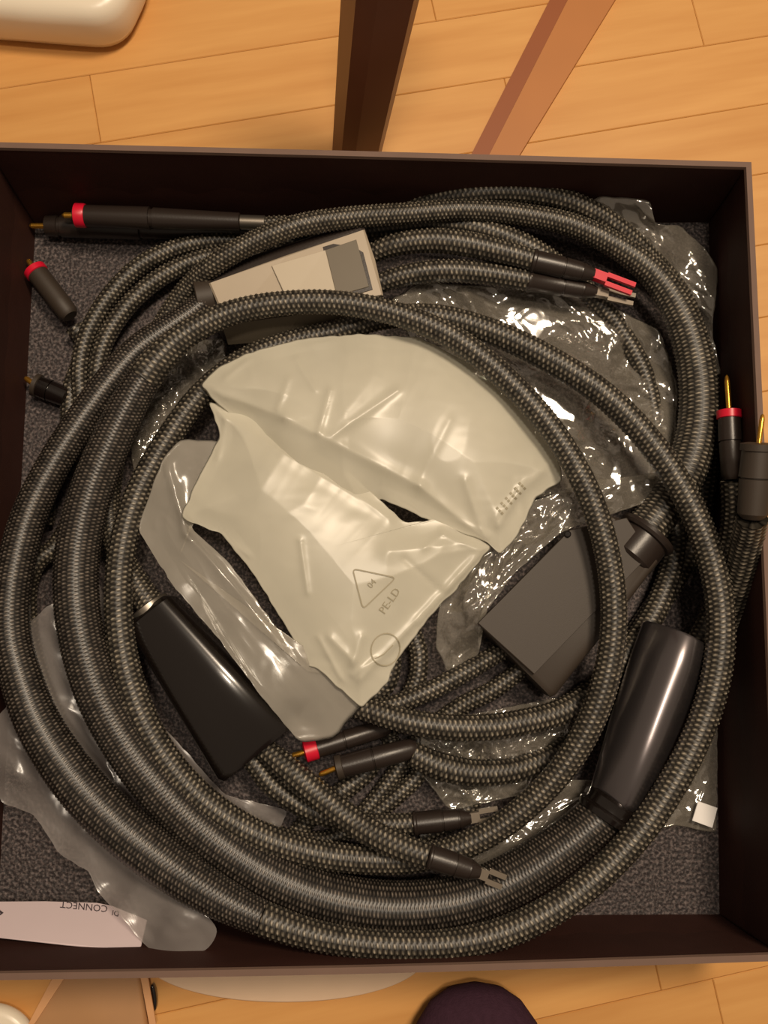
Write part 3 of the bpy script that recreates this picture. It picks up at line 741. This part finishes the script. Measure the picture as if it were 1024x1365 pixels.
# ------------------------------------------------------------------ print on the bags and the card
def text_mesh(name, body, px, py, zfun, ang, size_px, m, T=None, parent=None, flip=False, O=None):
    cu = bpy.data.curves.new(name, 'FONT'); cu.body = body; cu.size = 1; cu.align_x = 'CENTER'; cu.align_y = 'CENTER'; cu.resolution_u = 2
    ob = bpy.data.objects.new(name, cu); COL.objects.link(ob)
    dg = bpy.context.evaluated_depsgraph_get()
    me = bpy.data.meshes.new_from_object(ob.evaluated_get(dg))
    bpy.data.objects.remove(ob)
    ca, sa = math.cos(ang), math.sin(ang)
    V = []
    for v in me.vertices:
        x, y = v.co.x * size_px, v.co.y * size_px
        if flip: x = -x
        X = px + x * ca - y * sa; Y = py - (x * sa + y * ca)
        V.append(P(X, Y, zfun(X, Y) + .0007))
    F = [tuple(p.vertices) for p in me.polygons]
    return mesh_obj(name, V, F, m, O, parent, smooth=False)
def stroke(name, pts, zfun, wpx, m, O, parent, closed=True):
    n = len(pts); V = []; F = []
    for i, (x, y) in enumerate(pts):
        a = pts[i - 1] if (i or closed) else pts[0]; b = pts[(i + 1) % n] if (closed or i < n - 1) else pts[-1]
        dx, dy = b[0] - a[0], b[1] - a[1]; l = math.hypot(dx, dy) or 1
        nx, ny = -dy / l * wpx / 2, dx / l * wpx / 2
        for s_ in (1, -1): V.append(P(x + nx * s_, y + ny * s_, zfun(x, y) + .0007))
    for i in range(n if closed else n - 1):
        k = (i + 1) % n
        F.append((2 * i, 2 * i + 1, 2 * k + 1, 2 * k))
    return mesh_obj(name, V, F, m, O, parent, smooth=False)
def densify(c, k=8, r=7):
    out = []
    n = len(c)
    for i in range(n):
        p, a, b = Vector(c[i - 1]), Vector(c[i]), Vector(c[(i + 1) % n])
        s_ = a + (p - a).normalized() * r; e = a + (b - a).normalized() * r
        for j in range(k):
            t = j / (k - 1)
            out.append(tuple((1 - t) ** 2 * s_ + 2 * t * (1 - t) * a + t * t * e))
        for j in range(1, 5):
            t = j / 5; f = b + (a - b).normalized() * r
            out.append(tuple(e.lerp(f, t)))
    return out
OB = FB.location
stroke('recycling_mark', densify([(470, 758), (528, 770), (484, 812)]), zB, 1.8, M['ink_pale'], OB, FB)
text_mesh('mark_text', '04', 496, 778, zB, math.radians(50), 12, M['ink_pale'], parent=FB, O=OB)
text_mesh('mark_text', 'PE-LD', 520, 801, zB, math.radians(55), 15, M['ink_pale'], parent=FB, O=OB)
stroke('round_mark', [(514 + 23 * math.cos(a) * .8 + 6 * math.sin(a), 866 + 20 * math.sin(a) - 8 * math.cos(a)) for a in np.linspace(0, 2 * math.pi, 28, endpoint=False)], zB, 1.8, M['ink_pale'], OB, FB)
stroke('round_mark', [(500, 878), (512, 872), (524, 860)], zB, 1.6, M['ink_pale'], OB, FB, closed=False)
OC = FC.location
for i in range(6):
    for j in range(3):
        x, y = 662 + i * 6.0 + j * 3.2, 676 - i * 6.6 + j * 3.4
        stroke('printed_mark', [(x, y), (x + 2.4, y + 2.6)], zC, 3.0, M['ink_pale'], OC, FC, closed=False)

# white booklet card leaning on the bottom wall
cA, cB, cC = P(-40, 1202, .020), P(130, 1203, .020), P(90, 1258, .046)
cN = (cB - cA).cross(cC - cA)
def zcard(x, y):
    d = RM @ Vector(((x - 512) / FPX, -(y - 682.5) / FPX, -1))
    return (CAMLOC + d * (cN.dot(cA - CAMLOC) / cN.dot(d))).z
cq = [(-40, 1202), (60, 1201), (130, 1203), (150, 1207), (196, 1226), (187, 1265), (183, 1267), (90, 1259), (0, 1249), (-40, 1246)]
card = slab('card', cq, [zcard(*p) for p in cq], .0009, M['paper'], P(60, 1225, 0), None, bev=.0004)
tag(card, 'white printed card leaning on the bottom wall in the lower left corner', 'card')
text_mesh('print', 'CONNECT', 112, 1208, zcard, math.pi - .10, 13, M['ink'], parent=card, O=card.location)
text_mesh('print', 'DI', 154, 1217, zcard, math.pi - .2, 10, M['ink'], parent=card, O=card.location)
stroke('print', [(-2, 1214), (3, 1217), (-1, 1219)], zcard, 3.5, M['ink'], card.location, card, closed=False)

# ------------------------------------------------------------------ around the box
# chair with two tapering legs behind the box
ch = Thing('chair', 'dark wooden chair standing behind the box, one thick tapering leg in view', 'chair', P(466, 240, ZF))
def tleg(name, foot, top, w0, w1, m, rot=0, bev=.18, two=None, fl=(1, 1)):
    A, B = foot, top
    ax = (B - A).normalized(); s = Vector((1, 0, 0)); s = (s - ax * s.dot(ax)).normalized(); u = ax.cross(s)
    q = Matrix.Rotation(rot, 3, ax); s = q @ s; u = q @ u
    V = []; F = []
    sec = [(-1, -1 + bev), (-1 + bev, -1), (1 - bev, -1), (1, -1 + bev), (1, 1 - bev), (1 - bev, 1), (-1 + bev, 1), (-1, 1 - bev)]
    for t in (0, .5, 1):
        w_ = (w0 + (w1 - w0) * t) / 2
        for a, b in sec: V.append(A.lerp(B, t) + s * a * w_ * fl[0] + u * b * w_ * fl[1])
    for i in range(2):
        for j in range(8):
            k = (j + 1) % 8
            F.append((i * 8 + j, i * 8 + k, i * 8 + 8 + k, i * 8 + 8 + j))
    F += [tuple(reversed(range(8))), tuple(range(16, 24))]
    if two:
        mi = [1 if (i % 8) in two[1] else 0 for i in range(16)] + [0, 0]
        return mesh_obj(name, V, F, None, ch.O, ch.e, smooth=False, mats=[m, two[0]], midx=mi)
    return mesh_obj(name, V, F, m, ch.O, ch.e, smooth=False)
tleg('leg', P(473, 218, ZF), P(584, -522, .32), .030, .050, M['leg'], rot=.35, bev=.45)['label'] = 'thick dark brown leg'
bt = Thing('wooden_batten', 'long reddish-brown wooden batten lying slantwise on the floor behind the box', 'batten', P(700, 100, ZF))  # flat two-tone reddish-brown strip laid across the floor
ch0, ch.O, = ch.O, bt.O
slab('board', [(833, -150), (912, -150), (666, 250), (630, 250)], [ZF + .006] * 4, .0058, M['redwood'], bt.O, bt.e, bev=.0004)  # wider, paler band of the strip
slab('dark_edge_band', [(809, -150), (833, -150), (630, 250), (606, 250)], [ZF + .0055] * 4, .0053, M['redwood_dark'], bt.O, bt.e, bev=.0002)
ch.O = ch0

# white rounded appliance corner at top left
def rounded(name, label, cat, quadpts, z0, z1, m, r=.02):
    T_ = []
    n = len(quadpts)
    pts = []
    for i in range(n):
        p, a, b = Vector(quadpts[i - 1]), Vector(quadpts[i]), Vector(quadpts[(i + 1) % n])
        rr = min(r, (p - a).length * .45, (b - a).length * .45)
        s_ = a + (p - a).normalized() * rr; e = a + (b - a).normalized() * rr
        for j in range(8):
            t = j / 7; pts.append((1 - t) ** 2 * s_ + 2 * t * (1 - t) * a + t * t * e)
    c = sum(pts, Vector((0, 0))) / len(pts)
    V = []; F = []; k = len(pts)
    h = z1 - z0; R_ = min(h * .45, .012, min((c - p).length for p in pts) * .6)
    prof = [(0, R_), (0.3 * R_, .3 * R_), (R_, 0), (h - R_, 0), (h - R_ + .5 * R_, .13 * R_), (h - .13 * R_, .5 * R_), (h, R_)]
    for dz, ins in prof:
        for p in pts:
            d = (c - p).normalized() * ins
            V.append(Vector((p.x + d.x, p.y + d.y, z0 + dz)))
    for i in range(len(prof) - 1):
        for j in range(k):
            jj = (j + 1) % k
            F.append((i * k + j, i * k + jj, (i + 1) * k + jj, (i + 1) * k + j))
    F += [tuple(reversed(range(k))), tuple(range((len(prof) - 1) * k, len(prof) * k))]
    area = sum(pts[i].x * pts[(i + 1) % k].y - pts[(i + 1) % k].x * pts[i].y for i in range(k))
    if area < 0: F = [f[::-1] for f in F]
    o = mesh_obj(name, V, F, m, Vector((c.x, c.y, z0)))
    tag(o, label, cat)
    return o
def p2(x, y, z): p = P(x, y, z); return Vector((p.x, p.y))
rounded('plastic_stool', 'rounded white plastic object cut off by the frame at top left', 'stool', [p2(-120, 2, .03), p2(60, 18, .03), p2(152, 23, .03), p2(196, -70, .03), p2(60, -300, .03), p2(-120, -300, .03)], ZF, .03, M['white'], r=.022)

# things peeping out below the box
rounded('board', 'flat tan board with a pale edge strip on the floor below the box', 'board', [p2(74, 1290, ZF + .008), p2(34, 1380, ZF + .008), p2(30, 1480, ZF + .008), p2(214, 1480, ZF + .008), p2(197, 1380, ZF + .008), p2(185, 1290, ZF + .008)], ZF, ZF + .008, M['tan'], r=.002)
es = slab('edge_strip', [(74, 1296), (91, 1296), (46, 1365), (34, 1372)], [ZF + .0095] * 4, .0014, M['tan_edge'], P(60, 1330, ZF), None, bev=.0003)
tag(es, 'narrow pale strip along the left edge of the tan board', 'strip')
es = slab('edge_strip', [(186, 1296), (196, 1296), (208, 1365), (200, 1372)], [ZF + .0095] * 4, .0014, M['tan_edge'], P(196, 1330, ZF), None, bev=.0003)
tag(es, 'narrow brown strip along the right edge of the tan board', 'strip')
rounded('clip', 'small black oval clip at the right edge of the tan board', 'clip', [p2(204 + 4.5 * math.cos(a) + 1.5 * math.sin(a), 1331 + 18 * math.sin(a), ZF + .006) for a in np.linspace(0, 2 * math.pi, 20, endpoint=False)], ZF + .0002, ZF + .006, M['gloss'], r=.0005)
ell = [p2(378 + 190 * math.cos(a), 1275 + 62 * math.sin(a), ZF + .003) for a in np.linspace(0, 2 * math.pi, 40, endpoint=False)]
rounded('felt_pad', 'pale beige round-edged mat half under the bottom edge of the box', 'mat', ell, ZF, ZF + .003, M['beige'], r=.004)  # thin pale beige oval lying flat on the floor
ell = [p2(-18 + 62 * math.cos(a), 1395 + 54 * math.sin(a), .0) for a in np.linspace(0, 2 * math.pi, 36, endpoint=False)]
rounded('dish', 'pale cream rounded dish at the bottom left corner', 'dish', ell, ZF, .0, M['white'], r=.004)

# the photographer's foot in a dark sock
def person():
    toe = P(634, 1312, ZF + .02)
    V = []; F = []; n = 28
    # (forward metres from toe tip, sideways, centre height, half width, half height)
    secs = [(0, 0, .018, .004, .003), (.003, 0, .019, .018, .010), (.010, 0, .020, .029, .015), (.022, .0, .023, .038, .019), (.045, 0, .026, .045, .022), (.075, 0, .030, .047, .026), (.11, 0, .036, .044, .032), (.15, 0, .044, .039, .040)]
    rows = []
    for d, sx, h, hw, hh in secs:
        rows.append((Vector((toe.x + sx, toe.y - d, ZF + h)), Vector((1, 0, 0)), Vector((0, 0, 1)), hw, hh))
    up = [(.185, .058, .036, .055, 40), (.205, .095, .036, .048, 68), (.212, .15, .040, .045, 84), (.215, .24, .052, .052, 90), (.218, .34, .058, .058, 90), (.21, .44, .056, .058, 92)]
    for d, h, hw, hh, a in up:
        a = math.radians(a)
        rows.append((Vector((toe.x, toe.y - d, ZF + h)), Vector((1, 0, 0)), Vector((0, math.sin(a), math.cos(a))), hw, hh))
    for c, s_, u_, hw, hh in rows:
        for j in range(n):
            a = 2 * math.pi * j / n
            p = c + s_ * hw * math.cos(a) + u_ * hh * math.sin(a)
            p.z = max(p.z, ZF + .0005)
            V.append(p)
    for i in range(len(rows) - 1):
        for j in range(n):
            k = (j + 1) % n
            F.append((i * n + j, i * n + k, (i + 1) * n + k, (i + 1) * n + j))
    F += [tuple(reversed(range(n))), tuple(range((len(rows) - 1) * n, len(rows) * n))]
    o = mesh_obj('person', V, F, M['sock'], Vector((toe.x, toe.y - .1, ZF)))
    tag(o, 'person standing below the box, only the toe of a dark purple sock in view', 'person')
person()
